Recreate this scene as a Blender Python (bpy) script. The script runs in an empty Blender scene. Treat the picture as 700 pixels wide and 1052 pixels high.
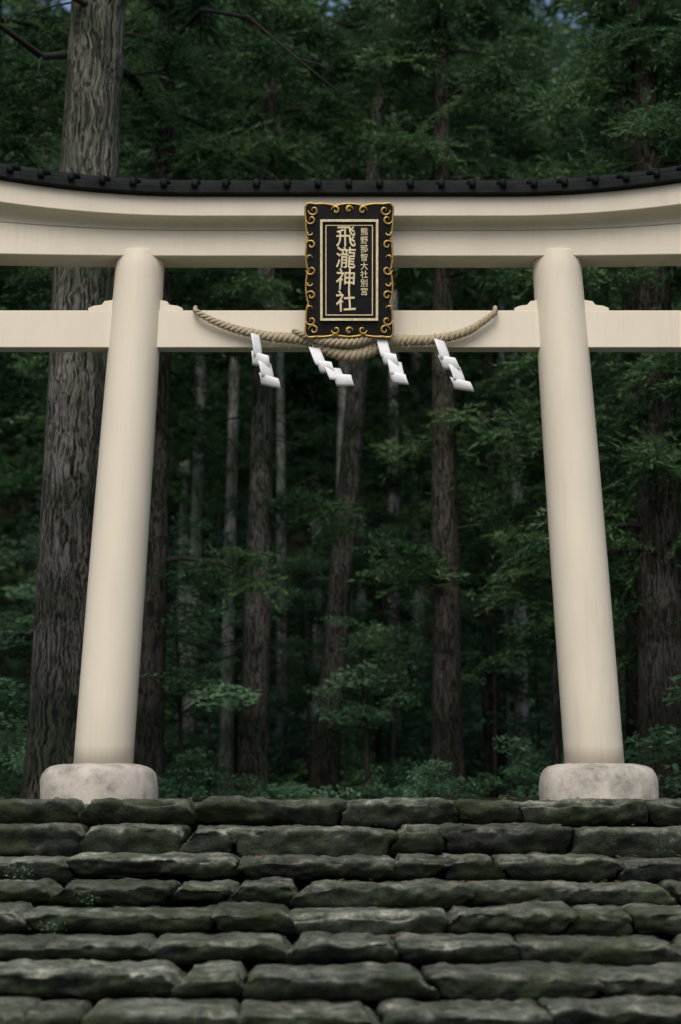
import bpy, math, random
import numpy as np
from mathutils import Vector, Matrix, noise, Euler
random.seed(7); np.random.seed(7)
S=bpy.context.scene
COL=S.collection
R=random.uniform

# ------------------------------------------------------------ helpers
def link(o,parent=None):
    COL.objects.link(o)
    if parent is not None: o.parent=parent
    return o
def mesh_obj(name,verts,faces,mat=None,parent=None,smooth=False):
    me=bpy.data.meshes.new(name); me.from_pydata([tuple(v) for v in verts],[],faces); me.update()
    if smooth: me.polygons.foreach_set('use_smooth',[True]*len(me.polygons))
    o=bpy.data.objects.new(name,me)
    if mat: me.materials.append(mat)
    return link(o,parent)
def empty(name,loc=(0,0,0)):
    o=bpy.data.objects.new(name,None); o.location=loc; o.empty_display_size=.2
    return link(o)
def lathe(profile,seg=64):
    V=[];F=[]
    for (r,z) in profile:
        for i in range(seg):
            a=2*math.pi*i/seg; V.append((r*math.cos(a),r*math.sin(a),z))
    n=len(profile)
    for j in range(n-1):
        for i in range(seg):
            k=(i+1)%seg
            F.append((j*seg+i,j*seg+k,(j+1)*seg+k,(j+1)*seg+i))
    F.append(tuple(range((n-1)*seg,n*seg))); F.append(tuple(reversed(range(seg))))
    return V,F
def tube(pts,rads,seg=8,V=None,F=None,closed=False):
    if V is None: V=[];F=[]
    pts=[Vector(p) for p in pts]; n=len(pts); b0=len(V)
    up=Vector((0.13,0.21,1)).normalized()
    for i,p in enumerate(pts):
        if closed: t=pts[(i+1)%n]-pts[i-1]
        else: t=pts[min(i+1,n-1)]-pts[max(i-1,0)]
        t.normalize()
        u=t.cross(up)
        if u.length<.1: u=t.cross(Vector((1,0,0)))
        u.normalize(); w=u.cross(t)
        for k in range(seg):
            a=2*math.pi*k/seg
            V.append(p+(u*math.cos(a)+w*math.sin(a))*rads[i])
    m=n if closed else n-1
    for i in range(m):
        j=(i+1)%n
        for k in range(seg):
            l=(k+1)%seg
            F.append((b0+i*seg+k,b0+i*seg+l,b0+j*seg+l,b0+j*seg+k))
    if not closed:
        F.append(tuple(b0+k for k in reversed(range(seg))))
        F.append(tuple(b0+(n-1)*seg+k for k in range(seg)))
    return V,F

# ------------------------------------------------------------ materials
def new_mat(name):
    m=bpy.data.materials.new(name); m.use_nodes=True
    nt=m.node_tree; b=nt.nodes['Principled BSDF']
    return m,nt,b
def N(nt,t,**k):
    n=nt.nodes.new(t)
    for a,v in k.items(): setattr(n,a,v)
    return n
def ramp(nt,stops):
    r=nt.nodes.new('ShaderNodeValToRGB'); e=r.color_ramp.elements
    while len(e)<len(stops): e.new(.5)
    for i,(p,c) in enumerate(stops):
        e[i].position=p; e[i].color=(c[0],c[1],c[2],1)
    return r
def coords(nt,scale,kind='Object'):
    tc=nt.nodes.new('ShaderNodeTexCoord'); mp=nt.nodes.new('ShaderNodeMapping')
    mp.inputs['Scale'].default_value=scale
    nt.links.new(tc.outputs[kind],mp.inputs['Vector']); return mp
def noise_mat(name,stops,scale=(1,1,1),nscale=4,detail=5,rough=.8,bump=.3,bscale=None,bdist=.02,spec=.3):
    m,nt,b=new_mat(name); L=nt.links
    mp=coords(nt,scale)
    n=N(nt,'ShaderNodeTexNoise'); n.inputs['Scale'].default_value=nscale; n.inputs['Detail'].default_value=detail
    n.inputs['Roughness'].default_value=.65
    L.new(mp.outputs[0],n.inputs['Vector'])
    r=ramp(nt,stops); L.new(n.outputs['Fac'],r.inputs[0]); L.new(r.outputs[0],b.inputs['Base Color'])
    if bump>0:
        n2=N(nt,'ShaderNodeTexNoise'); n2.inputs['Scale'].default_value=bscale or nscale*4; n2.inputs['Detail'].default_value=4
        L.new(mp.outputs[0],n2.inputs['Vector'])
        bp=N(nt,'ShaderNodeBump'); bp.inputs['Strength'].default_value=bump; bp.inputs['Distance'].default_value=bdist
        L.new(n2.outputs['Fac'],bp.inputs['Height']); L.new(bp.outputs[0],b.inputs['Normal'])
    b.inputs['Roughness'].default_value=rough; b.inputs['Specular IOR Level'].default_value=spec
    return m

def cream_mat():
    m,nt,b=new_mat('cream_paint'); L=nt.links
    mp=coords(nt,(1,1,.35))
    n=N(nt,'ShaderNodeTexNoise'); n.inputs['Scale'].default_value=2.2; n.inputs['Detail'].default_value=5; n.inputs['Roughness'].default_value=.6
    L.new(mp.outputs[0],n.inputs['Vector'])
    r=ramp(nt,[(.25,(.65,.595,.48)),(.5,(.70,.645,.525)),(.8,(.73,.675,.555))])
    L.new(n.outputs['Fac'],r.inputs[0])
    mp2=coords(nt,(9,9,.5)); n2=N(nt,'ShaderNodeTexNoise'); n2.inputs['Scale'].default_value=2.5; n2.inputs['Detail'].default_value=4
    L.new(mp2.outputs[0],n2.inputs['Vector'])
    r2=ramp(nt,[(.28,(.80,.78,.74)),(.45,(1,1,1)),(1,(1,1,1))]); L.new(n2.outputs['Fac'],r2.inputs[0])
    mx=N(nt,'ShaderNodeMix',data_type='RGBA',blend_type='MULTIPLY'); mx.inputs[0].default_value=.22
    L.new(r.outputs[0],mx.inputs[6]); L.new(r2.outputs[0],mx.inputs[7])
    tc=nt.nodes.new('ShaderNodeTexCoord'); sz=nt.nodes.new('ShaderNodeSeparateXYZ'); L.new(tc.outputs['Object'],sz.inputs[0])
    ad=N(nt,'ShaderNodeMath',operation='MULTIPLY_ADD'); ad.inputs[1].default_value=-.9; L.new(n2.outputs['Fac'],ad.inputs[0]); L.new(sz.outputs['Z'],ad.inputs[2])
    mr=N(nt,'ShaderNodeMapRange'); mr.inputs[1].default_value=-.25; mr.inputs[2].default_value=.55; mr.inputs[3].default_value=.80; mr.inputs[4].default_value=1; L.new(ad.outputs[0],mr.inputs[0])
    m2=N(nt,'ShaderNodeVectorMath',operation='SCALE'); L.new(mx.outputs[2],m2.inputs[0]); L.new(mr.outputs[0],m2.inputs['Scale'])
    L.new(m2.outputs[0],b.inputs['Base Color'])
    b.inputs['Roughness'].default_value=.5; b.inputs['Specular IOR Level'].default_value=.3
    return m
M_cream=cream_mat()
M_roof=noise_mat('weathered_copper_roof',[(.3,(.006,.008,.008)),(.7,(.017,.020,.019))],nscale=5,rough=.75,bump=.2,spec=.12)
M_ped=noise_mat('granite_pedestal',[(.30,(.16,.165,.14)),(.42,(.33,.31,.27)),(.56,(.47,.435,.38)),(.8,(.57,.53,.47))],nscale=4.5,detail=7,rough=.85,bump=.5,bscale=30,bdist=.01)
def stone_mat():
    m,nt,b=new_mat('mossy_stone'); L=nt.links
    tc=nt.nodes.new('ShaderNodeTexCoord'); geo=nt.nodes.new('ShaderNodeNewGeometry')
    n=N(nt,'ShaderNodeTexNoise'); n.inputs['Scale'].default_value=4.2; n.inputs['Detail'].default_value=7; n.inputs['Roughness'].default_value=.76
    L.new(tc.outputs['Object'],n.inputs['Vector'])
    r=ramp(nt,[(.34,(.012,.015,.013)),(.46,(.034,.039,.033)),(.58,(.074,.079,.067)),(.70,(.17,.175,.152))])
    L.new(n.outputs['Fac'],r.inputs[0])
    at=nt.nodes.new('ShaderNodeAttribute'); at.attribute_name='tint'
    hs=N(nt,'ShaderNodeMix',data_type='RGBA',blend_type='MULTIPLY'); hs.inputs[0].default_value=1
    L.new(r.outputs[0],hs.inputs[6]); L.new(at.outputs['Color'],hs.inputs[7])
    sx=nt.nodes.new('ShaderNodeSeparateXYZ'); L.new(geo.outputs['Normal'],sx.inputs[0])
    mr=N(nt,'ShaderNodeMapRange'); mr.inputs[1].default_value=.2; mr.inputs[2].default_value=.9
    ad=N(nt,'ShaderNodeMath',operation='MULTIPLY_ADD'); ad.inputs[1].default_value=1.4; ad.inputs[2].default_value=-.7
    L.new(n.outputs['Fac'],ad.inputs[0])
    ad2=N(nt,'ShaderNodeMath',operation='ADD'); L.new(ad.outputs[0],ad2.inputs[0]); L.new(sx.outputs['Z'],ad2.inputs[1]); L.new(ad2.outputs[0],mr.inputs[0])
    lit_r=ramp(nt,[(0,(.40,.45,.40)),(1,(2.5,2.48,2.3))]); L.new(mr.outputs[0],lit_r.inputs[0])  # skylit treads and shaded risers painted into the stone colour by normal
    lit_m=N(nt,'ShaderNodeMix',data_type='RGBA',blend_type='MULTIPLY'); lit_m.inputs[0].default_value=1
    L.new(hs.outputs[2],lit_m.inputs[6]); L.new(lit_r.outputs[0],lit_m.inputs[7])
    n2=N(nt,'ShaderNodeTexNoise'); n2.inputs['Scale'].default_value=1.6; n2.inputs['Detail'].default_value=5; n2.inputs['Roughness'].default_value=.72
    L.new(tc.outputs['Object'],n2.inputs['Vector'])
    r2=ramp(nt,[(.48,(0,0,0)),(.58,(1,1,1))]); L.new(n2.outputs['Fac'],r2.inputs[0])
    ml=N(nt,'ShaderNodeMath',operation='MULTIPLY'); ml.inputs[1].default_value=.65; L.new(r2.outputs[0],ml.inputs[0])
    mx=N(nt,'ShaderNodeMix',data_type='RGBA'); L.new(ml.outputs[0],mx.inputs[0]); L.new(lit_m.outputs[2],mx.inputs[6]); mx.inputs[7].default_value=(.030,.050,.016,1)
    L.new(mx.outputs[2],b.inputs['Base Color'])
    n4=N(nt,'ShaderNodeTexNoise'); n4.inputs['Scale'].default_value=14; n4.inputs['Detail'].default_value=5; n4.inputs['Roughness'].default_value=.75
    L.new(tc.outputs['Object'],n4.inputs['Vector'])
    bp=N(nt,'ShaderNodeBump'); bp.inputs['Strength'].default_value=1; bp.inputs['Distance'].default_value=.045
    L.new(n4.outputs['Fac'],bp.inputs['Height']); L.new(bp.outputs[0],b.inputs['Normal'])
    b.inputs['Roughness'].default_value=.68; b.inputs['Specular IOR Level'].default_value=.3
    return m
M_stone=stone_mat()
M_ground=noise_mat('forest_floor',[(.3,(.012,.012,.008)),(.5,(.024,.024,.015)),(.65,(.022,.036,.015)),(.8,(.05,.044,.03))],nscale=1.5,detail=6,rough=.95,bump=1,bscale=12,bdist=.05,spec=.1)
def bark_mat(name,dark,light):
    m,nt,b=new_mat(name); L=nt.links
    mp=coords(nt,(1,1,.08))
    # wobble so that the furrows are not ruler-straight
    tc=nt.nodes.new('ShaderNodeTexCoord')
    wn=N(nt,'ShaderNodeTexNoise'); wn.inputs['Scale'].default_value=2.5; wn.inputs['Detail'].default_value=2; L.new(tc.outputs['Object'],wn.inputs['Vector'])
    ws=N(nt,'ShaderNodeVectorMath',operation='SCALE'); ws.inputs['Scale'].default_value=.16; L.new(wn.outputs['Color'],ws.inputs[0])
    wa=N(nt,'ShaderNodeVectorMath',operation='ADD'); L.new(mp.outputs[0],wa.inputs[0]); L.new(ws.outputs[0],wa.inputs[1])
    n=N(nt,'ShaderNodeTexNoise'); n.inputs['Scale'].default_value=34; n.inputs['Detail'].default_value=4; n.inputs['Roughness'].default_value=.6
    L.new(wa.outputs[0],n.inputs['Vector'])
    r=ramp(nt,[(.36,[c*.2 for c in dark]),(.46,dark),(.56,light),(.70,[c*1.45 for c in light])]); L.new(n.outputs['Fac'],r.inputs[0])
    n2=N(nt,'ShaderNodeTexNoise'); n2.inputs['Scale'].default_value=1.1; n2.inputs['Detail'].default_value=4
    L.new(tc.outputs['Object'],n2.inputs['Vector'])
    r2=ramp(nt,[(.38,(.30,.40,.28)),(.6,(1.0,1.0,1.0))]); L.new(n2.outputs['Fac'],r2.inputs[0])
    mx=N(nt,'ShaderNodeMix',data_type='RGBA',blend_type='MULTIPLY'); mx.inputs[0].default_value=.95
    L.new(r.outputs[0],mx.inputs[6]); L.new(r2.outputs[0],mx.inputs[7])
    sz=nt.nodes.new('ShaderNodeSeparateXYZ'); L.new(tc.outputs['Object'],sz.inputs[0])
    mr=N(nt,'ShaderNodeMapRange'); mr.inputs[1].default_value=1; mr.inputs[2].default_value=7; mr.inputs[3].default_value=.4; mr.inputs[4].default_value=1; L.new(sz.outputs['Z'],mr.inputs[0])  # shade on the lower trunk put into the bark colour, lit tone higher up
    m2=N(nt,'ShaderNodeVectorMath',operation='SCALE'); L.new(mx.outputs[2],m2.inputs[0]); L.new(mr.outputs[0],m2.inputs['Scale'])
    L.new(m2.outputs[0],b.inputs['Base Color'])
    bp=N(nt,'ShaderNodeBump'); bp.inputs['Strength'].default_value=1; bp.inputs['Distance'].default_value=.05
    L.new(n.outputs['Fac'],bp.inputs['Height']); L.new(bp.outputs[0],b.inputs['Normal'])
    b.inputs['Roughness'].default_value=.9; b.inputs['Specular IOR Level'].default_value=.15
    return m
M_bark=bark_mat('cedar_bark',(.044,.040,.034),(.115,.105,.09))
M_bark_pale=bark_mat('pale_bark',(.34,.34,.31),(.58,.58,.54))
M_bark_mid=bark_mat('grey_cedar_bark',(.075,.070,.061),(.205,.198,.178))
M_twig=noise_mat('twig_bark',[(.3,(.015,.014,.012)),(.7,(.045,.04,.033))],nscale=8,rough=.9,bump=0)
def leaf_mat(name,c1,c2,c3,trans=.3,rough=.5):
    m,nt,b=new_mat(name); L=nt.links
    at=nt.nodes.new('ShaderNodeAttribute'); at.attribute_name='tint'
    r=ramp(nt,[(.05,c1),(.5,c2),(.97,c3)]); L.new(at.outputs['Fac'],r.inputs[0])
    L.new(r.outputs[0],b.inputs['Base Color'])
    b.inputs['Roughness'].default_value=rough; b.inputs['Specular IOR Level'].default_value=.25
    t=nt.nodes.new('ShaderNodeBsdfTranslucent'); L.new(r.outputs[0],t.inputs['Color'])
    ms=nt.nodes.new('ShaderNodeMixShader'); ms.inputs[0].default_value=trans
    L.new(b.outputs[0],ms.inputs[1]); L.new(t.outputs[0],ms.inputs[2])
    L.new(ms.outputs[0],nt.nodes['Material Output'].inputs['Surface'])
    return m
M_leaf=leaf_mat('cedar_foliage',(.034,.078,.036),(.076,.160,.068),(.15,.255,.105),trans=.35)
M_broad=leaf_mat('broad_leaves',(.045,.105,.055),(.095,.20,.105),(.20,.35,.19),rough=.4,trans=.35)
def flat_mat(name,c,rough=.5,metal=0,spec=.5,bump=.1,sc=30):
    m,nt,b=new_mat(name); L=nt.links
    tc=nt.nodes.new('ShaderNodeTexCoord')
    n=N(nt,'ShaderNodeTexNoise'); n.inputs['Scale'].default_value=sc; n.inputs['Detail'].default_value=4
    L.new(tc.outputs['Object'],n.inputs['Vector'])
    r=ramp(nt,[(.3,[x*.75 for x in c]),(.7,[min(1,x*1.1) for x in c])]); L.new(n.outputs['Fac'],r.inputs[0]); L.new(r.outputs[0],b.inputs['Base Color'])
    bp=N(nt,'ShaderNodeBump'); bp.inputs['Strength'].default_value=bump; bp.inputs['Distance'].default_value=.005
    L.new(n.outputs['Fac'],bp.inputs['Height']); L.new(bp.outputs[0],b.inputs['Normal'])
    b.inputs['Roughness'].default_value=rough; b.inputs['Metallic'].default_value=metal; b.inputs['Specular IOR Level'].default_value=spec
    return m
M_black=flat_mat('black_lacquer',(.010,.010,.011),.4,spec=.25)
M_gold=flat_mat('gilding',(.62,.42,.13),.42,.6,bump=.3)
M_goldtxt=flat_mat('gold_leaf_lettering',(.86,.75,.47),.5,.05)
M_rope=flat_mat('straw_rope',(.44,.37,.25),.85,0,.2,bump=.8,sc=60)
M_paper=flat_mat('white_paper',(.82,.84,.86),.7,0,.2,bump=.02,sc=5)
M_dead=flat_mat('dead_leaf',(.16,.10,.05),.8,0,.2,bump=.1,sc=9)

# ------------------------------------------------------------ ground
STEP_Y=[16.4-.68*k for k in range(9)]
STEP_Z=[-(p-815)/1797*d for p,d in zip((822,850,882,908,935,965,997,1035,1077),STEP_Y)]
BOT=STEP_Z[-1]-.2
def gz(x,y):
    ax=abs(x); y8=STEP_Y[-1]
    if y<y8: z=BOT
    elif y<16.6: z=BOT+(y-y8)/(16.6-y8)*(-.3-BOT)
    else: z=-.12
    if y8-.3<=y<=16.8: z-=.28
    if ax>6.5:
        t=min(1,(ax-6.5)/3); zb=-.1+.05*max(0,ax-9)
        if y<16.6:
            g=t*min(1,max(0,(y-2)/10)); z=z*(1-g)+zb*g
    if y>21: z+=.10*noise.noise(Vector((x*.3,y*.3,0)))*min(1,(y-21)/4)
    if y>38: z+=(y-38)*.42*min(1,(y-38)/20)
    if y>55: z+=(y-55)*.16
    if ax>14: z+=(ax-14)*.25
    return min(z,70+.02*y)
def axis(segs):
    a=[]
    for s,e,st in segs:
        v=s
        while v<e-1e-6: a.append(v); v+=st
    a.append(segs[-1][1]); return a
xs=axis([(-400,-60,34),(-60,-15,3),(-15,15,.6),(15,60,3),(60,400,34)])
ys=axis([(-400,-40,36),(-40,0,4),(0,10,1),(10,17,.25),(17,40,.8),(40,100,3),(100,450,35)])
V=[(x,y,gz(x,y)) for y in ys for x in xs]; nx=len(xs)
F=[(j*nx+i,j*nx+i+1,(j+1)*nx+i+1,(j+1)*nx+i) for j in range(len(ys)-1) for i in range(nx-1)]
mesh_obj('ground',V,F,M_ground,smooth=True)

# ------------------------------------------------------------ stone steps
def stone(V,F,T,cx,cy,cz,w,d,h,seed,rad=.045,rough=1.0,under=.13):
    nxs=max(6,int(w/.035)); nys=10; nzs=8
    hx,hy,hz=w/2,d/2,h/2
    idx={}
    rs=random.Random(seed); off=Vector((rs.uniform(0,99),rs.uniform(0,99),rs.uniform(0,99)))
    skl,skr=rs.uniform(-.10,.10),rs.uniform(-.10,.10)
    tilt=rs.uniform(-.014,.014); yaw=rs.uniform(-.04,.04)
    amp=rs.uniform(.8,1.35)*rough; tint=rs.uniform(.6,1.55); un=under*rs.uniform(.5,1.3)
    def vert(i,j,k):
        key=(i,j,k)
        if key in idx: return idx[key]
        u=2*i/nxs-1; v=2*(j/nys)**1.5-1; q=2*k/nzs-1
        p=Vector((u*hx,v*hy,q*hz))
        r=min(rad,hz*.85)
        inner=Vector((max(-hx+r,min(hx-r,p.x)),max(-hy+r,min(hy-r,p.y)),max(-hz+r,min(hz-r,p.z))))
        dr=p-inner
        if dr.length>1e-6:
            dr.normalize(); p2=inner+dr*r
        else: p2=p
        s=(p.x/hx); p2.x+= (skr if s>0 else skl)*abs(s)*(p.z/hz)
        nrm=Vector(tuple((abs(c)**6)*(1 if c>0 else -1) for c in (p.x/hx,p.y/hy,p.z/hz)))
        if nrm.length>0: nrm.normalize()
        q1=noise.noise(Vector((p2.x*2.0,p2.y*2.2,p2.z*3))+off)
        q2=noise.noise(Vector((p2.x*5,p2.y*6,p2.z*9))+off*1.7)
        q3=noise.noise(Vector((p2.x*15,p2.y*17,p2.z*22))+off*2.3)
        ft=max(0,-p.y/hy)**8
        dsp=(q1*.034+q2*.030+q3*.022)*amp
        p2+=Vector((nrm.x*dsp,nrm.y*dsp*1.7,nrm.z*dsp*.75))
        if p.y<0:
            t=(1-p.z/hz)*.5
            p2.y+=un*t*t*(-p.y/hy)
            if p.z>0:
                e=ft*(p.z/hz)**3
                ch=max(0,noise.noise(Vector((p2.x*4,3,p2.z*2))+off)-.02)
                p2.z-=e*(.010+.12*ch); p2.y+=e*.12*ch
        cn=max(0,abs(s)-.85)/.15
        if p.z>0: p2.z-=cn*cn*.022*(1+q2*2)
        x=p2.x+p2.y*yaw; y=p2.y-p2.x*yaw
        idx[key]=len(V); V.append((cx+x,cy+y,cz+p2.z+p2.x*tilt)); T.append(tint)
        return idx[key]
    for i in range(nxs):
        for j in range(nys):
            for k in (0,nzs):
                f=[vert(i,j,k),vert(i+1,j,k),vert(i+1,j+1,k),vert(i,j+1,k)]
                F.append(tuple(f if k else f[::-1]))
    for i in range(nxs):
        for k in range(nzs):
            for j in (0,nys):
                f=[vert(i,j,k),vert(i+1,j,k),vert(i+1,j,k+1),vert(i,j,k+1)]
                F.append(tuple(f if j==0 else f[::-1]))
    for j in range(nys):
        for k in range(nzs):
            for i in (0,nxs):
                f=[vert(i,j,k),vert(i,j+1,k),vert(i,j+1,k+1),vert(i,j,k+1)]
                F.append(tuple(f[::-1] if i==0 else f))
V=[];F=[];T=[]
sd=100
for k in range(9):
    tz,fy=STEP_Z[k],STEP_Y[k]
    x=-8.2+R(0,.6); nz_=STEP_Z[k+1] if k<8 else BOT
    while x<8.2:
        w=random.choice([R(.4,.65),R(.8,1.3),R(1.0,1.5),R(1.3,1.9)])*(1.05-.02*k)
        h=(tz-nz_)+R(-.01,.03); dy=R(-.07,.07); dz=R(-.014,.014)
        if k==0: dz*=.35
        stone(V,F,T,x+w/2,fy+.43+dy,tz-h/2+dz,w-.008,.86,h,sd); sd+=1
        x+=w
for row in range(3):
    x=-7
    while x<7:
        w=R(.6,1.1); stone(V,F,T,x+w/2,17.15+row*.62,-.20,w-.01,.6,.2,sd,.03,.5,0); sd+=1; x+=w
for row in range(9):
    x=-6+R(0,.4)
    while x<6:
        w=R(.6,1.2); stone(V,F,T,x+w/2,STEP_Y[-1]-.4-row*.72,BOT-.07,w-.02,.7,.2,sd,.03,.6,0); sd+=1; x+=w
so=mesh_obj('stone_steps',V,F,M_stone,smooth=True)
ca=so.data.color_attributes.new('tint','FLOAT_COLOR','POINT')
ca.data.foreach_set('color',np.repeat(np.array(T)[:,None],4,axis=1).ravel())

V=[];F=[]
for i in range(520):
    k=random.choice([0,1,2,3,4,5,6,7,8]); x=R(-6.5,6.5); y=STEP_Y[k]+abs(random.gauss(0,.22))+.02
    if y>STEP_Y[k]+.6: continue
    z=STEP_Z[k]+.018; l=R(.018,.04); a=R(0,6.28); t=R(-.5,.5)
    u=Vector((math.cos(a),math.sin(a),t*.4))*l; w_=Vector((-math.sin(a),math.cos(a),R(-.3,.5)))*l*.45
    p=Vector((x,y,z)); b=len(V); V+=[p-u,p+w_,p+u+Vector((0,0,.006)),p-w_]; F.append((b,b+1,b+2,b+3))
mesh_obj('fallen_leaves',V,F,M_dead)

# ------------------------------------------------------------ torii
GX,GY=.085,17.5
gate=empty('torii_gate',(GX,GY,0))
for s,nm in ((-1,'left'),(1,'right')):
    zb,zt=.25,5.67; H=zt-zb
    prof=[]
    for i in range(25):
        t=i/24; r=.302-.045*t+.010*math.sin(math.pi*t)
        prof.append((r,H*t))
    prof[-1]=(prof[-1][0],H-.02); prof.append((prof[-1][0]-.006,H-.008)); prof.append((prof[-1][0]-.012,H))
    Vp,Fp=lathe(prof,72)
    xb,xt=s*2.497,s*2.215
    Vp=[(v[0]+xb+(xt-xb)*v[2]/H,v[1],v[2]+zb) for v in Vp]
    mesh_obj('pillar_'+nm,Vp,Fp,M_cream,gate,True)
    pr=[(.585,-.2),(.585,-.08),(.59,.05),(.583,.13),(.565,.19),(.535,.235),(.49,.265),(.42,.285),(.36,.292),(.2,.294)]
    Vp,Fp=lathe(pr,96)
    Vn=[]
    for v in Vp:
        p=Vector(v); q=noise.noise(Vector((p.x*3+s*7,p.y*3,p.z*4)))*.022+noise.noise(Vector((p.x*11+s*7,p.y*11,p.z*12)))*.010
        rr=Vector((p.x,p.y,0))
        p+=rr.normalized()*q
        p.z+=q*.4; p.x+=s*2.53; Vn.append(p)
    mesh_obj('pedestal_'+nm,Vn,Fp,M_ped,gate,True)

def sori(x):
    a=max(0,abs(x)-1.6); return .043*a*a
def beam(name,prof,half,mat,lift,step=.1,endslant=0,smooth=False):
    n=int(2*half/step); V=[];F=[]; m=len(prof)
    for i in range(n+1):
        x=-half+2*half*i/n
        for (y,z,wt) in prof:
            xx=x+(z-prof[0][1])*endslant*(x/half)**9
            V.append((xx,y,z+sori(xx)*wt-.03))
    for i in range(n):
        for k in range(m):
            l=(k+1)%m
            F.append((i*m+k,i*m+l,(i+1)*m+l,(i+1)*m+k))
    F.append(tuple(range(m))[::-1]); F.append(tuple(n*m+k for k in range(m)))
    o=mesh_obj(name,V,F,mat,gate,smooth)
    bm_=o.modifiers.new('bevel','BEVEL'); bm_.width=.012; bm_.segments=3; bm_.limit_method='ANGLE'; bm_.angle_limit=math.radians(35)
    return o
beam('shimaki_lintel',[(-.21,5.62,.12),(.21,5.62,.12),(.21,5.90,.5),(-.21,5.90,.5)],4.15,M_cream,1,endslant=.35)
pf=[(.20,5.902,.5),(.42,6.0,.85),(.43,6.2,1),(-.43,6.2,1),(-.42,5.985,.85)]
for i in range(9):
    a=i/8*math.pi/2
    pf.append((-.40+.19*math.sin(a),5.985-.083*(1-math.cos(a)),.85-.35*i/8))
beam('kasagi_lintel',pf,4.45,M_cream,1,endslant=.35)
beam('roof_sheet',[(-.52,6.203,1),(.52,6.203,1),(.52,6.29,1),(.10,6.44,1),(-.10,6.44,1),(-.52,6.29,1)],4.62,M_roof,1,endslant=.35)
V=[];F=[]
x=-4.5
while x<=4.51:
    zz=sori(x)-.03
    tube([(x,-.545,6.265+zz),(x,-.53,6.315+zz),(x,-.3,6.40+zz),(x,-.1,6.465+zz)],[.034,.040,.036,.03],10,V,F)
    x+=.3215
mesh_obj('roof_ribs',V,F,M_roof,gate,True)
V=[];F=[]
tube([(-4.62+9.24*i/60,0,6.43+sori(-4.62+9.24*i/60)) for i in range(61)],[.07]*61,12,V,F)
mesh_obj('roof_ridge',V,F,M_roof,gate,True)

def box(name,x0,x1,y0,y1,z0,z1,mat,parent,bev=.01):
    V=[(x,y,z) for x in (x0,x1) for y in (y0,y1) for z in (z0,z1)]
    F=[(0,1,3,2),(4,6,7,5),(0,4,5,1),(2,3,7,6),(0,2,6,4),(1,5,7,3)]
    o=mesh_obj(name,V,F,mat,parent)
    b=o.modifiers.new('bevel','BEVEL'); b.width=bev; b.segments=3
    return o
box('nuki_tie_beam',-4.0,4.0,-.10,.10,4.625,5.03,M_cream,gate)
box('gakuzuka_strut',-.16,.16,-.09,.09,5.032,5.588,M_cream,gate)
for s in (-1,1):
    pc=s*(2.497-.282*(5.03-.25)/5.5)
    for t in (-1,1):
        i0=pc+t*.20; i1=pc+t*.50; i2=pc+t*.44; i3=pc+t*.36
        pr=[(i0,5.032),(i1,5.032),(i1,5.06),(i2,5.085),(i3,5.095),(i3-t*.03,5.135),(i0,5.155)]
        V=[(a,-.085,b) for a,b in pr]+[(a,.085,b) for a,b in pr]; n=len(pr)
        F=[tuple(range(n)),tuple(range(n,2*n))[::-1]]+[(k,k+n,(k+1)%n+n,(k+1)%n) for k in range(n)]
        if t<0: F=[f[::-1] for f in F]
        o=mesh_obj('wedge',V,F,M_cream,gate); b=o.modifiers.new('bevel','BEVEL'); b.width=.006; b.segments=2

# ------------------------------------------------------------ plaque
pl=empty('shrine_name_plaque',(GX+.005,17.20,4.70))
pl.rotation_euler=(math.atan2(.30,1.33),0,0)
W,Hh=.435,1.34
def outline(n=300):
    pts=[]
    w=W;h=Hh/2
    per=4*(w+h)
    for i in range(n):
        s=per*i/n
        if s<2*w: p=(-w+s,-h); nr=(0,-1); u=s/(2*w); L_=3
        elif s<2*w+2*h: p=(w,-h+s-2*w); nr=(1,0); u=(s-2*w)/(2*h); L_=4
        elif s<4*w+2*h: p=(w-(s-2*w-2*h),h); nr=(0,1); u=(s-2*w-2*h)/(2*w); L_=3
        else: p=(-w,h-(s-4*w-2*h)); nr=(-1,0); u=(s-4*w-2*h)/(2*h); L_=4
        d=.034*(abs(math.sin(math.pi*u*L_))**.5)-.02+.03*max(0,abs(2*u-1)-.8)/.2
        pts.append((p[0]+nr[0]*d,Hh/2+p[1]+nr[1]*d))
    return pts
o1=outline()
n=len(o1)
V=[(a,-.05,b) for a,b in o1]+[(a,0,b) for a,b in o1]
F=[tuple(range(n)),tuple(range(n,2*n))[::-1]]+[(k+n,(k+1)%n+n,(k+1)%n,k) for k in range(n)]
mesh_obj('backing_board',V,F,M_black,pl)
V=[];F=[]
tube([(a,-.052,b) for a,b in o1],[.010]*len(o1),8,V,F,True)
def spiral(cx,cz,r,dirx,dirz,turn=1.1,th=.009,yy=-.058):
    pts=[];rad=[]
    for i in range(26):
        t=i/25; a=t*turn*2*math.pi; q=r*(1-.8*t)
        pts.append((cx+dirx*q*math.cos(a),yy-.012*math.sin(math.pi*t),cz+dirz*q*math.sin(a))); rad.append(th*(.5+.8*math.sin(math.pi*min(1,t*1.2))))
    tube(pts,rad,6,V,F)
for sx in (-1,1):
    for i in range(5):
        z=.15+i*(Hh-.30)/4
        spiral(sx*(W-.040),z,.052,sx,1 if i%2 else -1)
        if i<4:
            spiral(sx*(W-.02),z+.125,.036,-sx,-1 if i%2 else 1,.7,.008)
    for zz,sg in ((.055,-1),(Hh-.055,1)):
        spiral(sx*.14,zz,.045,sx,sg); spiral(sx*.37,zz,.055,sx,-sg)
for zz in (.045,Hh-.045): spiral(0,zz,.04,1,1,1.0,.012)
mesh_obj('gilded_scrollwork',V,F,M_gold,pl,True)
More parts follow.
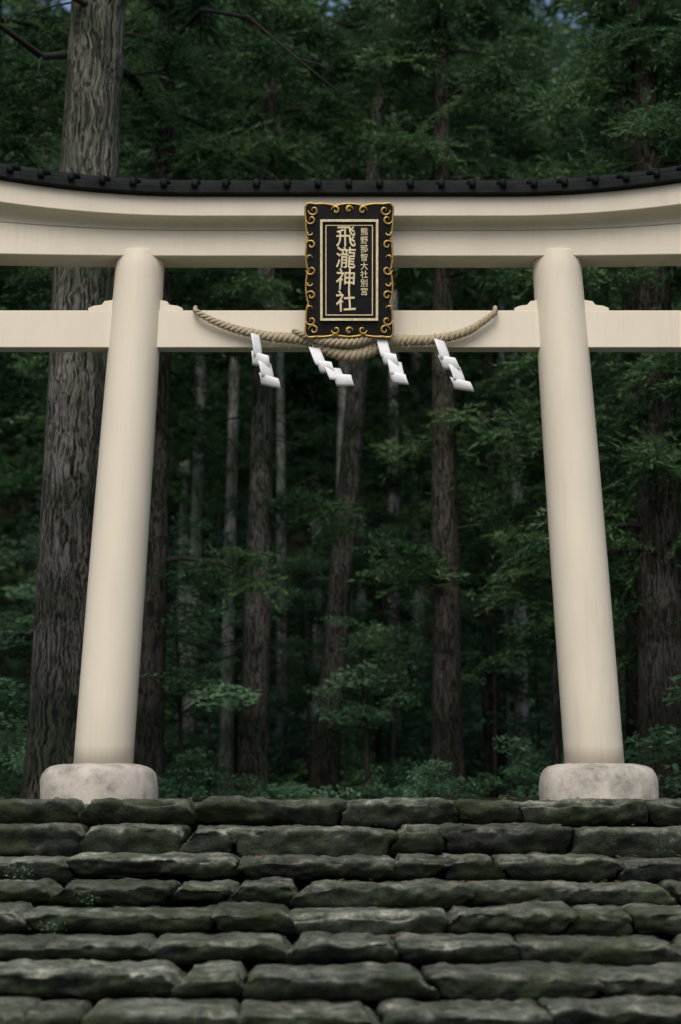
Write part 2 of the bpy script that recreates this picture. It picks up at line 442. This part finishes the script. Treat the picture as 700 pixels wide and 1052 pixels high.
def frame_rect(name,hw,z0,z1,t,y0,y1,mat):
    V=[];F=[]
    for (a0,a1,b0,b1) in ((-hw,hw,z0,z0+t),(-hw,hw,z1-t,z1),(-hw,-hw+t,z0+t,z1-t),(hw-t,hw,z0+t,z1-t)):
        b=len(V); V+=[(x,y,z) for x in (a0,a1) for y in (y0,y1) for z in (b0,b1)]
        F+=[tuple(b+i for i in f) for f in [(0,1,3,2),(4,6,7,5),(0,4,5,1),(2,3,7,6),(0,2,6,4),(1,5,7,3)]]
    return mesh_obj(name,V,F,mat,pl)
frame_rect('outer_gold_frame',.300,.150,1.19,.024,-.085,-.045,M_goldtxt)
frame_rect('panel_inner_line',.245,.205,1.135,.009,-.066,-.045,M_goldtxt)
box('lacquer_panel',-.29,.29,-.06,-.04,.15,1.185,M_black,pl,.002)
def glyphs(name,chars,x,ztop,pitch,size,bold,sx=.95):
    for i,ch in enumerate(chars):
        cu=bpy.data.curves.new(name,'FONT'); cu.body=ch; cu.size=size; cu.align_x='CENTER'; cu.align_y='CENTER'
        cu.extrude=.004; cu.offset=bold
        cu.materials.append(M_goldtxt)
        o=bpy.data.objects.new(name,cu); link(o,pl)
        o.location=(x,-.0655,ztop-pitch*(i+.5)); o.rotation_euler=(math.radians(90),0,0); o.scale=(sx,1,1)
        o.rotation_euler.rotate(Euler((0,R(-.07,.07),0)))
glyphs('lettering','飛瀧神社',-.035,1.115,.222,.235,.0018,.9)
glyphs('small_lettering','熊野那智大社別宮',.155,1.105,.088,.085,.0006)

# ------------------------------------------------------------ rope
rope=empty('shimenawa_rope',(0,0,0))
def twisted(name,ctrl,rad,strands=3,pitch=.17,nseg=260):
    P=[Vector(c) for c in ctrl]
    def cm(t):
        n=len(P)-1; s=t*n; i=min(int(s),n-1); u=s-i
        p0=P[max(i-1,0)];p1=P[i];p2=P[i+1];p3=P[min(i+2,n)]
        return .5*((2*p1)+(p2-p0)*u+(2*p0-5*p1+4*p2-p3)*u*u+(3*p1-p0-3*p2+p3)*u**3)
    C=[cm(i/nseg) for i in range(nseg+1)]
    V=[];F=[]
    lens=[0]
    for i in range(1,len(C)): lens.append(lens[-1]+(C[i]-C[i-1]).length)
    for s in range(strands):
        pts=[];rr=[]
        for i,c in enumerate(C):
            t=(C[min(i+1,nseg)]-C[max(i-1,0)]).normalized()
            u=t.cross(Vector((0,1,0))).normalized(); w=u.cross(t)
            r=rad(i/nseg); a=2*math.pi*(lens[i]/pitch+s/strands)
            pts.append(c+(u*math.cos(a)+w*math.sin(a))*r*.56); rr.append(r*.52)
        tube(pts,rr,8,V,F)
    return mesh_obj(name,V,F,M_rope,rope,True)
RY=17.31
twisted('main_rope',[(-1.53,RY,5.0),(-1.36,RY,4.90),(-1.1,RY,4.80),(-.75,RY,4.72),(-.35,RY-.01,4.68),(-.12,RY-.02,4.565),(.09,RY-.03,4.51),(.3,RY-.02,4.555),(.52,RY-.01,4.665),(.95,RY,4.685),(1.3,RY,4.765),(1.5,RY,4.885),(1.63,RY,4.99)],
        lambda t:.031+.038*math.sin(math.pi*t)**1.5)
twisted('rope_overlap',[(-.50,RY-.05,4.775),(-.28,RY-.09,4.67),(-.05,RY-.11,4.625),(.15,RY-.11,4.63),(.35,RY-.10,4.69),(.52,RY-.07,4.74)],lambda t:.022+.028*math.sin(math.pi*t),nseg=120)
V=[];F=[]
for i in range(90):
    t=R(0,1); x=-1.4+2.9*t; zz=4.60+.28*abs(x-.05)**2*.45+R(-.03,.03)
    p=Vector((x,RY-.05,zz-.02)); d=Vector((R(-1,1),R(-.6,.2),R(-1,.5))).normalized()*R(.03,.07)
    tube([p,p+d*.6,p+d+Vector((0,0,-.01))],[.0022,.0018,.001],4,V,F)
mesh_obj('straw_ends',V,F,M_rope,rope)
for x in (-1.53,1.63):
    V=[];F=[]; tube([(x,17.33,5.00),(x,17.37,5.05),(x,17.5,5.055),(x,17.6,5.045)],[.024]*4,8,V,F)
    mesh_obj('rope_tie',V,F,M_rope,rope,True)

def shide(x,z,rot,panels,yaw):
    e=empty('paper_streamer',(x,17.22,z)); e.rotation_euler=(R(-.12,.12),rot,yaw); e.scale=(1.2,1,1.12)
    V=[];F=[]; m=5
    for k,(cx,cz,w,h,sk,tl) in enumerate(panels):
        b0=len(V); tw=(-1)**k*.035; cu=R(.01,.02)
        for iv in range(m+1):
            for iu in range(m+1):
                u=iu/m; v=iv/m
                px=cx+w*u+sk*v; pz=cz-tl*u*(1-.4*v)-h*v
                py=-.012*k+tw*(u-.5)+(.02 if k%2 else -.02)*(v-.5)-cu*math.sin(math.pi*v)
                V.append((px,py,pz))
        for iv in range(m):
            for iu in range(m):
                a=b0+iv*(m+1)+iu; F.append((a,a+1,a+m+2,a+m+1))
    o=mesh_obj('paper',V,F,M_paper,e,True)
    s=o.modifiers.new('sol','SOLIDIFY'); s.thickness=.002
    V=[];F=[]; tube([(.04,0,-.02),(.03,.02,.05),(.02,.04,.10)],[.005]*3,6,V,F); mesh_obj('string',V,F,M_rope,e)
pA=[(0,.04,.085,.23,.035,.01),(.015,-.13,.15,.13,.02,.035),(.075,-.22,.12,.15,.035,.01),(.09,-.33,.17,.11,.03,.045)]
pB=[(0,.02,.095,.19,.06,.02),(.06,-.11,.14,.13,.03,.05),(.14,-.20,.13,.13,.04,.02),(.21,-.27,.16,.12,.02,.04)]
pC=[(0,.04,.09,.21,.06,.01),(.05,-.11,.15,.13,.03,.05),(.12,-.20,.12,.15,.04,.03),(.14,-.31,.16,.12,.03,.06)]
pD=[(0,.04,.10,.20,.05,.02),(.03,-.12,.15,.13,.05,.03),(.12,-.21,.11,.15,.04,.02),(.13,-.33,.17,.11,.04,.05)]
shide(-.94,4.69,.04,pA,.25); shide(-.33,4.56,-.06,pB,-.2); shide(.37,4.65,.02,pC,-.35); shide(.97,4.63,-.02,pD,.15)

# ------------------------------------------------------------ foliage clumps (numpy, merged per tree)
def cedar_clump(seed,ntw=30,nb=22,rad=.8,bl=.15,bw=.030):
    rs=np.random.RandomState(seed); V=[]
    for t in range(ntw):
        a=rs.uniform(0,2*math.pi); el=rs.uniform(-.35,.65)
        L=rad*rs.uniform(.45,1)
        st=rs.normal(0,1,3)*np.array([.16,.16,.10])*rad
        d=np.array([math.cos(a)*math.cos(el),math.sin(a)*math.cos(el),math.sin(el)])
        u=(np.arange(nb)+rs.rand(nb))/nb
        p=st+d*L*u[:,None]; p[:,2]-=.35*L*u*u
        dd=d*.9+rs.normal(0,.5,(nb,3)); dd[:,2]-=.15; dd/=np.linalg.norm(dd,axis=1)[:,None]
        sd=np.cross(dd,rs.normal(0,1,(nb,3))); sd/=np.linalg.norm(sd,axis=1)[:,None]+1e-6
        l=(bl*rs.uniform(.6,1.25,nb)*(1.1-.4*u))[:,None]
        tri=np.stack([p-sd*bw*.5,p+sd*bw*.5,p+dd*l],axis=1)
        V.append(tri.reshape(-1,3))
    return np.concatenate(V)
def broad_clump(seed,n=200,rad=.6,size=.09):
    rs=np.random.RandomState(seed); V=[]
    for k in range(n):
        d=rs.normal(0,1,3); d/=np.linalg.norm(d); p=d*rad*rs.uniform(.25,1)**.6; p[2]*=.5
        nn=np.array([0,-.25,1.])+rs.normal(0,.55,3); nn/=np.linalg.norm(nn)
        u=np.cross(nn,rs.normal(0,1,3)); u/=np.linalg.norm(u); w=np.cross(nn,u)
        l=size*rs.uniform(.6,1.3)
        V+=[p-u*l*.7,p+w*l*.34-u*l*.1,p+u*l*.75-nn*l*.15, p-u*l*.7,p+u*l*.75-nn*l*.15,p-w*l*.34-u*l*.1]
    return np.array(V)
CED=[cedar_clump(i,ntw=28,nb=20,bw=.032) for i in range(8)]
CEDFAR=[cedar_clump(20+i,ntw=22,nb=12,bl=.2,bw=.06) for i in range(6)]
CEDDIST=[cedar_clump(40+i,ntw=15,nb=8,bl=.26,bw=.105) for i in range(6)]
BRD=[broad_clump(i) for i in range(6)]
BRDFAR=[broad_clump(10+i,n=80,size=.15) for i in range(4)]
class Foliage:
    def __init__(s): s.v=[]; s.t=[]
    def add(s,arr,p,sc,flat=1,lo=.08,hi=.92):
        E=Euler((R(-.35,.35)*flat,R(-.35,.35)*flat,R(0,6.283))).to_matrix()
        M=np.array(E)@np.diag([sc*R(.85,1.15),sc*R(.85,1.15),sc*R(.6,.95)*flat])
        s.v.append((arr@M.T+np.array(p)).astype(np.float32))
        n=len(arr)//3
        s.t.append(np.repeat(np.clip(R(lo,hi)+np.random.normal(0,.13,n),0,1),3).astype(np.float32))
    def build(s,parent,mat,name='foliage'):
        if not s.v: return
        v=np.concatenate(s.v); t=np.concatenate(s.t); n=len(v); nf=n//3
        me=bpy.data.meshes.new(name); me.vertices.add(n); me.vertices.foreach_set('co',v.ravel())
        me.loops.add(n); me.loops.foreach_set('vertex_index',np.arange(n,dtype=np.int32))
        me.polygons.add(nf); me.polygons.foreach_set('loop_start',np.arange(0,n,3,dtype=np.int32))
        me.update(calc_edges=True)
        a=me.attributes.new('tint','FLOAT','POINT'); a.data.foreach_set('value',t)
        me.materials.append(mat)
        return link(bpy.data.objects.new(name,me),parent)

def trunk_mesh(parent,pts,rads,seg,mat,seed,rough=.05):
    V=[];F=[]
    n=len(pts)
    for i,p in enumerate(pts):
        for k in range(seg):
            a=2*math.pi*k/seg
            q=noise.noise(Vector((math.cos(a)*1.6+seed,math.sin(a)*1.6,p[2]*.35)))*rough*1.6+noise.noise(Vector((math.cos(a)*5+seed,math.sin(a)*5,p[2]*.5)))*rough
            r=rads[i]*(1+q)
            V.append((p[0]+r*math.cos(a),p[1]+r*math.sin(a),p[2]))
    for i in range(n-1):
        for k in range(seg):
            l=(k+1)%seg; F.append((i*seg+k,i*seg+l,(i+1)*seg+l,(i+1)*seg+k))
    return mesh_obj('trunk',V,F,mat,parent,True)

def cedar(x,y,r,H,lean=(0,0),crown=8,nlimb=34,spread=2.6,mat=None,cl=CED,csize=1.0,seg=28,dead=5,per=4,name='cedar_tree',flare=.35,low=0,custom=(),taper=.72):
    z0=gz(x,y)-.15
    e=empty(name,(x,y,z0)); sd=R(0,100)
    n=int(H/.5)+1
    bend=(R(-.15,.15),R(-.15,.15)) if taper==.72 else (0,0)
    def cp(h):
        t=h/H
        return Vector((lean[0]*h+bend[0]*math.sin(t*3.1)*.6,lean[1]*h+bend[1]*math.sin(t*3.1),h))
    def rr(h): return r*(1-taper*(h/H)**1.2)+flare*r*math.exp(-h/.5)
    pts=[cp(i*H/n) for i in range(n+1)]; trunk_mesh(e,pts,[rr(p[2]) for p in pts],seg,mat or M_bark,sd)
    V=[];F=[]; fo=Foliage()
    for i in range(nlimb+low):
        if i<nlimb: h=crown+(H-crown)*((i+R(0,1))/nlimb)*.98
        else: h=R(.42,1)*crown
        t=max(0,(h-crown)/(H-crown))
        L=spread*(1-.75*t)*R(.6,1.15)*(0.65+.35*min(1,t*4))
        a=i*2.4+R(-.5,.5); p=cp(h); d=Vector((math.cos(a),math.sin(a),0))
        P=[p+d*(L*u)+Vector((0,0,L*(.22*u-.42*u*u))) for u in (0,.25,.5,.75,1)]
        r0=min(.05,rr(h)*.4); tube(P,[r0,r0*.75,r0*.55,r0*.35,r0*.15],5,V,F)
        for k in range(per):
            u=.3+.75*(k+R(0,.6))/per
            q=p+d*(L*u)+Vector((0,0,L*(.22*u-.42*u*u)))+Vector((R(-.3,.3),R(-.3,.3),R(-.25,.15)))
            fo.add(random.choice(cl),q,csize*R(.75,1.2))
    for i in range(dead):
        h=R(2.5,crown); a=R(0,6.28); L=R(.5,1.8); p=cp(h); d=Vector((math.cos(a),math.sin(a),R(-.1,.4)))
        P=[p+d*(L*u)+Vector((R(-.05,.05),R(-.05,.05),-.2*L*u*u)) for u in (0,.3,.6,1)]
        tube(P,[.022,.016,.011,.004],5,V,F)
    for (pp,r0) in custom:
        P=[Vector(q)-Vector((x,y,z0)) for q in pp]; m=len(P)
        tube(P,[r0*(1-.8*i/(m-1)) for i in range(m)],7,V,F)
        for i in range(1,m-1):
            for _ in range(2):
                d=Vector((R(-1,1),R(-.6,.6),R(-.9,.5)))*R(.4,.9); tube([P[i],P[i]+d*.5+Vector((0,0,.05)),P[i]+d],[r0*.3,r0*.2,r0*.06],5,V,F)
    mesh_obj('limbs',V,F,M_twig,e,True)
    fo.build(e,M_leaf)
    return e

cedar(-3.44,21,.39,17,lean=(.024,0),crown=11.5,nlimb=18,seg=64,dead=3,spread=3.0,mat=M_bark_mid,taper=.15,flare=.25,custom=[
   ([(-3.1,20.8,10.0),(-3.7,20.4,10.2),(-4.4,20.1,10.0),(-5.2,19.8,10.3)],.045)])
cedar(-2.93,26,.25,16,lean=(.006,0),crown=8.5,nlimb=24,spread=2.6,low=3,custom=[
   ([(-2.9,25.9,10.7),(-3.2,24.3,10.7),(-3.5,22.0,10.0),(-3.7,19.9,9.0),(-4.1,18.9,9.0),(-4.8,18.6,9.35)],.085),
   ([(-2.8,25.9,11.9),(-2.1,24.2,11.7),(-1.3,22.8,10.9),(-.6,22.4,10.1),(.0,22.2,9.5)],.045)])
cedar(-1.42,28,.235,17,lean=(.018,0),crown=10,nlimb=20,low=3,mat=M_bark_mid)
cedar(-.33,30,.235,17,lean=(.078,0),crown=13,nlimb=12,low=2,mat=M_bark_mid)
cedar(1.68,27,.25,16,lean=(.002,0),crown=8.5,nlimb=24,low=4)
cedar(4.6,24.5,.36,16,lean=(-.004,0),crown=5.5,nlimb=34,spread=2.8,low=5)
# trees standing either side, reaching over the clearing
cedar(6.6,21.2,.3,15,crown=7.8,nlimb=24,spread=4.6,per=5,dead=2)
cedar(-7.0,22.5,.3,15,crown=8.2,nlimb=22,spread=4.4,per=5,dead=2)
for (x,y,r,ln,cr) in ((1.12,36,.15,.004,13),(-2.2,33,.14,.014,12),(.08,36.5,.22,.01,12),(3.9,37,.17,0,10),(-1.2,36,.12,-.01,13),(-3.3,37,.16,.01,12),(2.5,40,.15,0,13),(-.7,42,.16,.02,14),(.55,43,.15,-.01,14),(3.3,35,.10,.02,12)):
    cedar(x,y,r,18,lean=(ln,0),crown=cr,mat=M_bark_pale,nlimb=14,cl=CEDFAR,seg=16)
cedar(-4.9,36,.2,17,crown=8,nlimb=22,cl=CEDFAR,csize=1.2,seg=16)
cedar(3.0,33,.22,17,crown=8,nlimb=22,cl=CEDFAR,csize=1.1,seg=20)
cedar(-5.5,25,.3,17,crown=6,nlimb=28,spread=3)
cedar(6.3,26,.3,17,crown=5,nlimb=28,spread=3)
cedar(5.4,31,.25,17,crown=5,nlimb=28,spread=2.8)
cedar(-3.6,32,.2,16,crown=7,nlimb=22,spread=2.6)
for (x,y,H) in ((.75,34,8.5),(-2.1,34,8),(2.6,30,8),(-4.0,27.5,7.5),(3.3,26.5,7.5),(-.75,38,9),(4.9,25,7),(2.2,37,9)):
    cedar(x,y,.07,H,crown=2.2,nlimb=20,spread=1.4,csize=.75,seg=10,dead=0,per=3,name='young_cedar_tree',flare=.1)
for i in range(24):
    x=-14+28*((i*0.618)%1)+R(-.5,.5); y=41+R(0,13)
    cedar(x,y,R(.15,.24),R(15,18),lean=(R(-.02,.02),0),crown=R(3,9),nlimb=19,spread=2.6,cl=CEDFAR,csize=1.55,seg=12,dead=2,per=3,mat=random.choice([M_bark,M_bark_pale]))

df=empty('distant_forest',(0,0,0)); V=[];F=[]; fo=Foliage()
for i in range(115):
    x=R(-32,32); y=R(56,92); z=gz(x,y); H=R(16,22)
    tube([(x,y,z-.3),(x+R(-.2,.2),y,z+H*.5),(x+R(-.3,.3),y,z+H)],[.24,.17,.03],8,V,F)
    for k in range(16):
        h=R(.12,1)*H; a=R(0,6.28); q=R(.2,1)*2.8*(1.1-h/H)
        fo.add(random.choice(CEDDIST),(x+math.cos(a)*q,y+math.sin(a)*q,z+h),R(2.0,3.0))
mesh_obj('trunks',V,F,M_bark,df,True); fo.build(df,M_leaf)

ug=empty('undergrowth',(0,0,0)); fo=Foliage(); fo2=Foliage()
for i in range(420):
    y=R(34,60); x=R(-.36,.36)*y; s=R(1.2,2.4)
    (fo if i%3 else fo2).add(random.choice(BRDFAR if i%3 else CEDFAR),(x,y,gz(x,y)+R(.1,1.0)*s),s,1,.0,.75)
for i in range(170):
    y=R(23,34); x=R(-8,8); s=R(.35,.75)
    fo.add(random.choice(BRD),(x,y,gz(x,y)+R(0,.3)),s,1,.0,.7)
fo.build(ug,M_broad); fo2.build(ug,M_leaf,'conifer_seedlings')

def shrub(x,y,s,n=9,name='leafy_shrub'):
    z=gz(x,y); e=empty(name,(x,y,z)); V=[];F=[]; fo=Foliage()
    for k in range(n):
        a=R(0,6.28); q=R(0,.75)*s; h=R(.2,1.1)*s
        p=Vector((math.cos(a)*q,math.sin(a)*q,h)); tube([(0,0,-.1),(p.x*.35,p.y*.35,h*.55),tuple(p)],[.02*s,.013*s,.005*s],5,V,F)
        fo.add(random.choice(BRD),p,s*R(.45,.8),1,0,.8)
    mesh_obj('stems',V,F,M_twig,e,True); fo.build(e,M_broad)
for (x,y,s) in ((-5,22,1.4),(5.2,22.5,1.5),(-4.5,20.3,.7),(-2.1,24,.6),(1.15,22.5,.5),(2.9,27,.9),(-2.6,29,1.0),(.7,29,.8),(3.6,29,1.3),(-4.4,30,1.5),(-.1,33,1.0),(1.6,34,1.2),(-1.6,35,1.2),(5.9,28,1.8),(-6,28,1.8),(-6.5,22,1.5),(7,23,1.7),(-4.2,24,.8),(-4.9,19.2,.5)):
    shrub(x,y,s,9)
def sapling(x,y,H,s):
    z=gz(x,y); e=empty('broadleaf_sapling',(x,y,z)); V=[];F=[]; fo=Foliage()
    lx,ly=R(-.5,.5),R(-.4,.2)
    st=[Vector((lx*t*t,ly*t*t,H*t-.1)) for t in (0,.25,.5,.75,1)]; tube(st,[.045,.038,.03,.02,.008],7,V,F)
    for k in range(15):
        t=R(.45,1.02); a=R(0,6.28); q=s*R(.2,1)*(1.3-.6*t)
        b=Vector((lx*t*t,ly*t*t,H*t-.25)); p=b+Vector((math.cos(a)*q,math.sin(a)*q,R(.05,.35)))
        tube([b,(b+p)/2+Vector((0,0,.08)),p],[.014,.01,.004],5,V,F)
        fo.add(random.choice(BRD),p,R(.55,1.0),.75,.2,1)
    mesh_obj('stem',V,F,M_twig,e,True); fo.build(e,M_broad)
for (x,y,H,s) in ((-2.3,30,5.3,1.6),(-1.9,33,4.6,1.4),(.95,31,4.2,1.5),(.6,33.5,5.2,1.3),(2.6,29,4.4,1.5),(-3.2,29,4.8,1.5),(3.6,31,5.2,1.6),(-.6,33.5,4.6,1.3),(-4.8,27,4.6,1.6),(5.3,27,4.5,1.7),(1.9,33,3.6,1.3),(-5.2,31,6,1.7),(4.4,33,6,1.6),(-2.5,27,3.2,1.0),(.45,28.5,3.0,.9)):
    sapling(x,y,H,s)
def weed(x,y,z,s):
    e=empty('weed_tuft',(x,y,z)); fo=Foliage()
    fo.add(BRD[0][:3*60],(0,0,.05*s),.20*s,1,.5,.9); fo.add(BRD[1][:3*60],(.08*s,-.02,.03*s),.16*s,1,.5,.9); fo.build(e,M_broad,'leaves')
for (x,k,s) in ((-2.85,2,1.4),(-2.3,4,1.1),(-2.1,3,.9),(2.9,1,.7),(-3.2,5,1.0),(1.6,3,.5)):
    weed(x,STEP_Y[k]-.06,STEP_Z[k+1]+.02,s)

# ------------------------------------------------------------ world, sun, camera
w=bpy.data.worlds.new('World'); S.world=w; w.use_nodes=True; nt=w.node_tree
sky=nt.nodes.new('ShaderNodeTexSky'); sky.sky_type='NISHITA'; sky.sun_disc=False
EL,AZ=math.radians(50),math.radians(190)
sky.sun_elevation=EL; sky.sun_rotation=AZ; sky.dust_density=4.0; sky.air_density=1.0; sky.ozone_density=.5
bg=nt.nodes['Background']; bg.inputs['Strength'].default_value=.15
nt.links.new(sky.outputs[0],bg.inputs['Color'])
sl=bpy.data.lights.new('sun','SUN'); sl.energy=1.3; sl.angle=math.radians(40); sl.color=(1,.97,.91)
so_=bpy.data.objects.new('sun',sl); link(so_)
d=Vector((math.sin(AZ)*math.cos(EL),math.cos(AZ)*math.cos(EL),math.sin(EL)))
so_.rotation_euler=d.to_track_quat('Z','Y').to_euler()

cam=bpy.data.cameras.new('camera'); co=bpy.data.objects.new('camera',cam); link(co)
cam.sensor_fit='VERTICAL'; cam.sensor_height=36; cam.lens=59.9; cam.clip_end=2000; cam.clip_start=.1
co.location=(0,0,0); co.rotation_euler=(math.radians(90+9.37),0,0)
cam.dof.use_dof=True; cam.dof.focus_distance=17.4; cam.dof.aperture_fstop=.85
S.camera=co
S.view_settings.view_transform='Standard'; S.view_settings.look='None'; S.view_settings.exposure=0
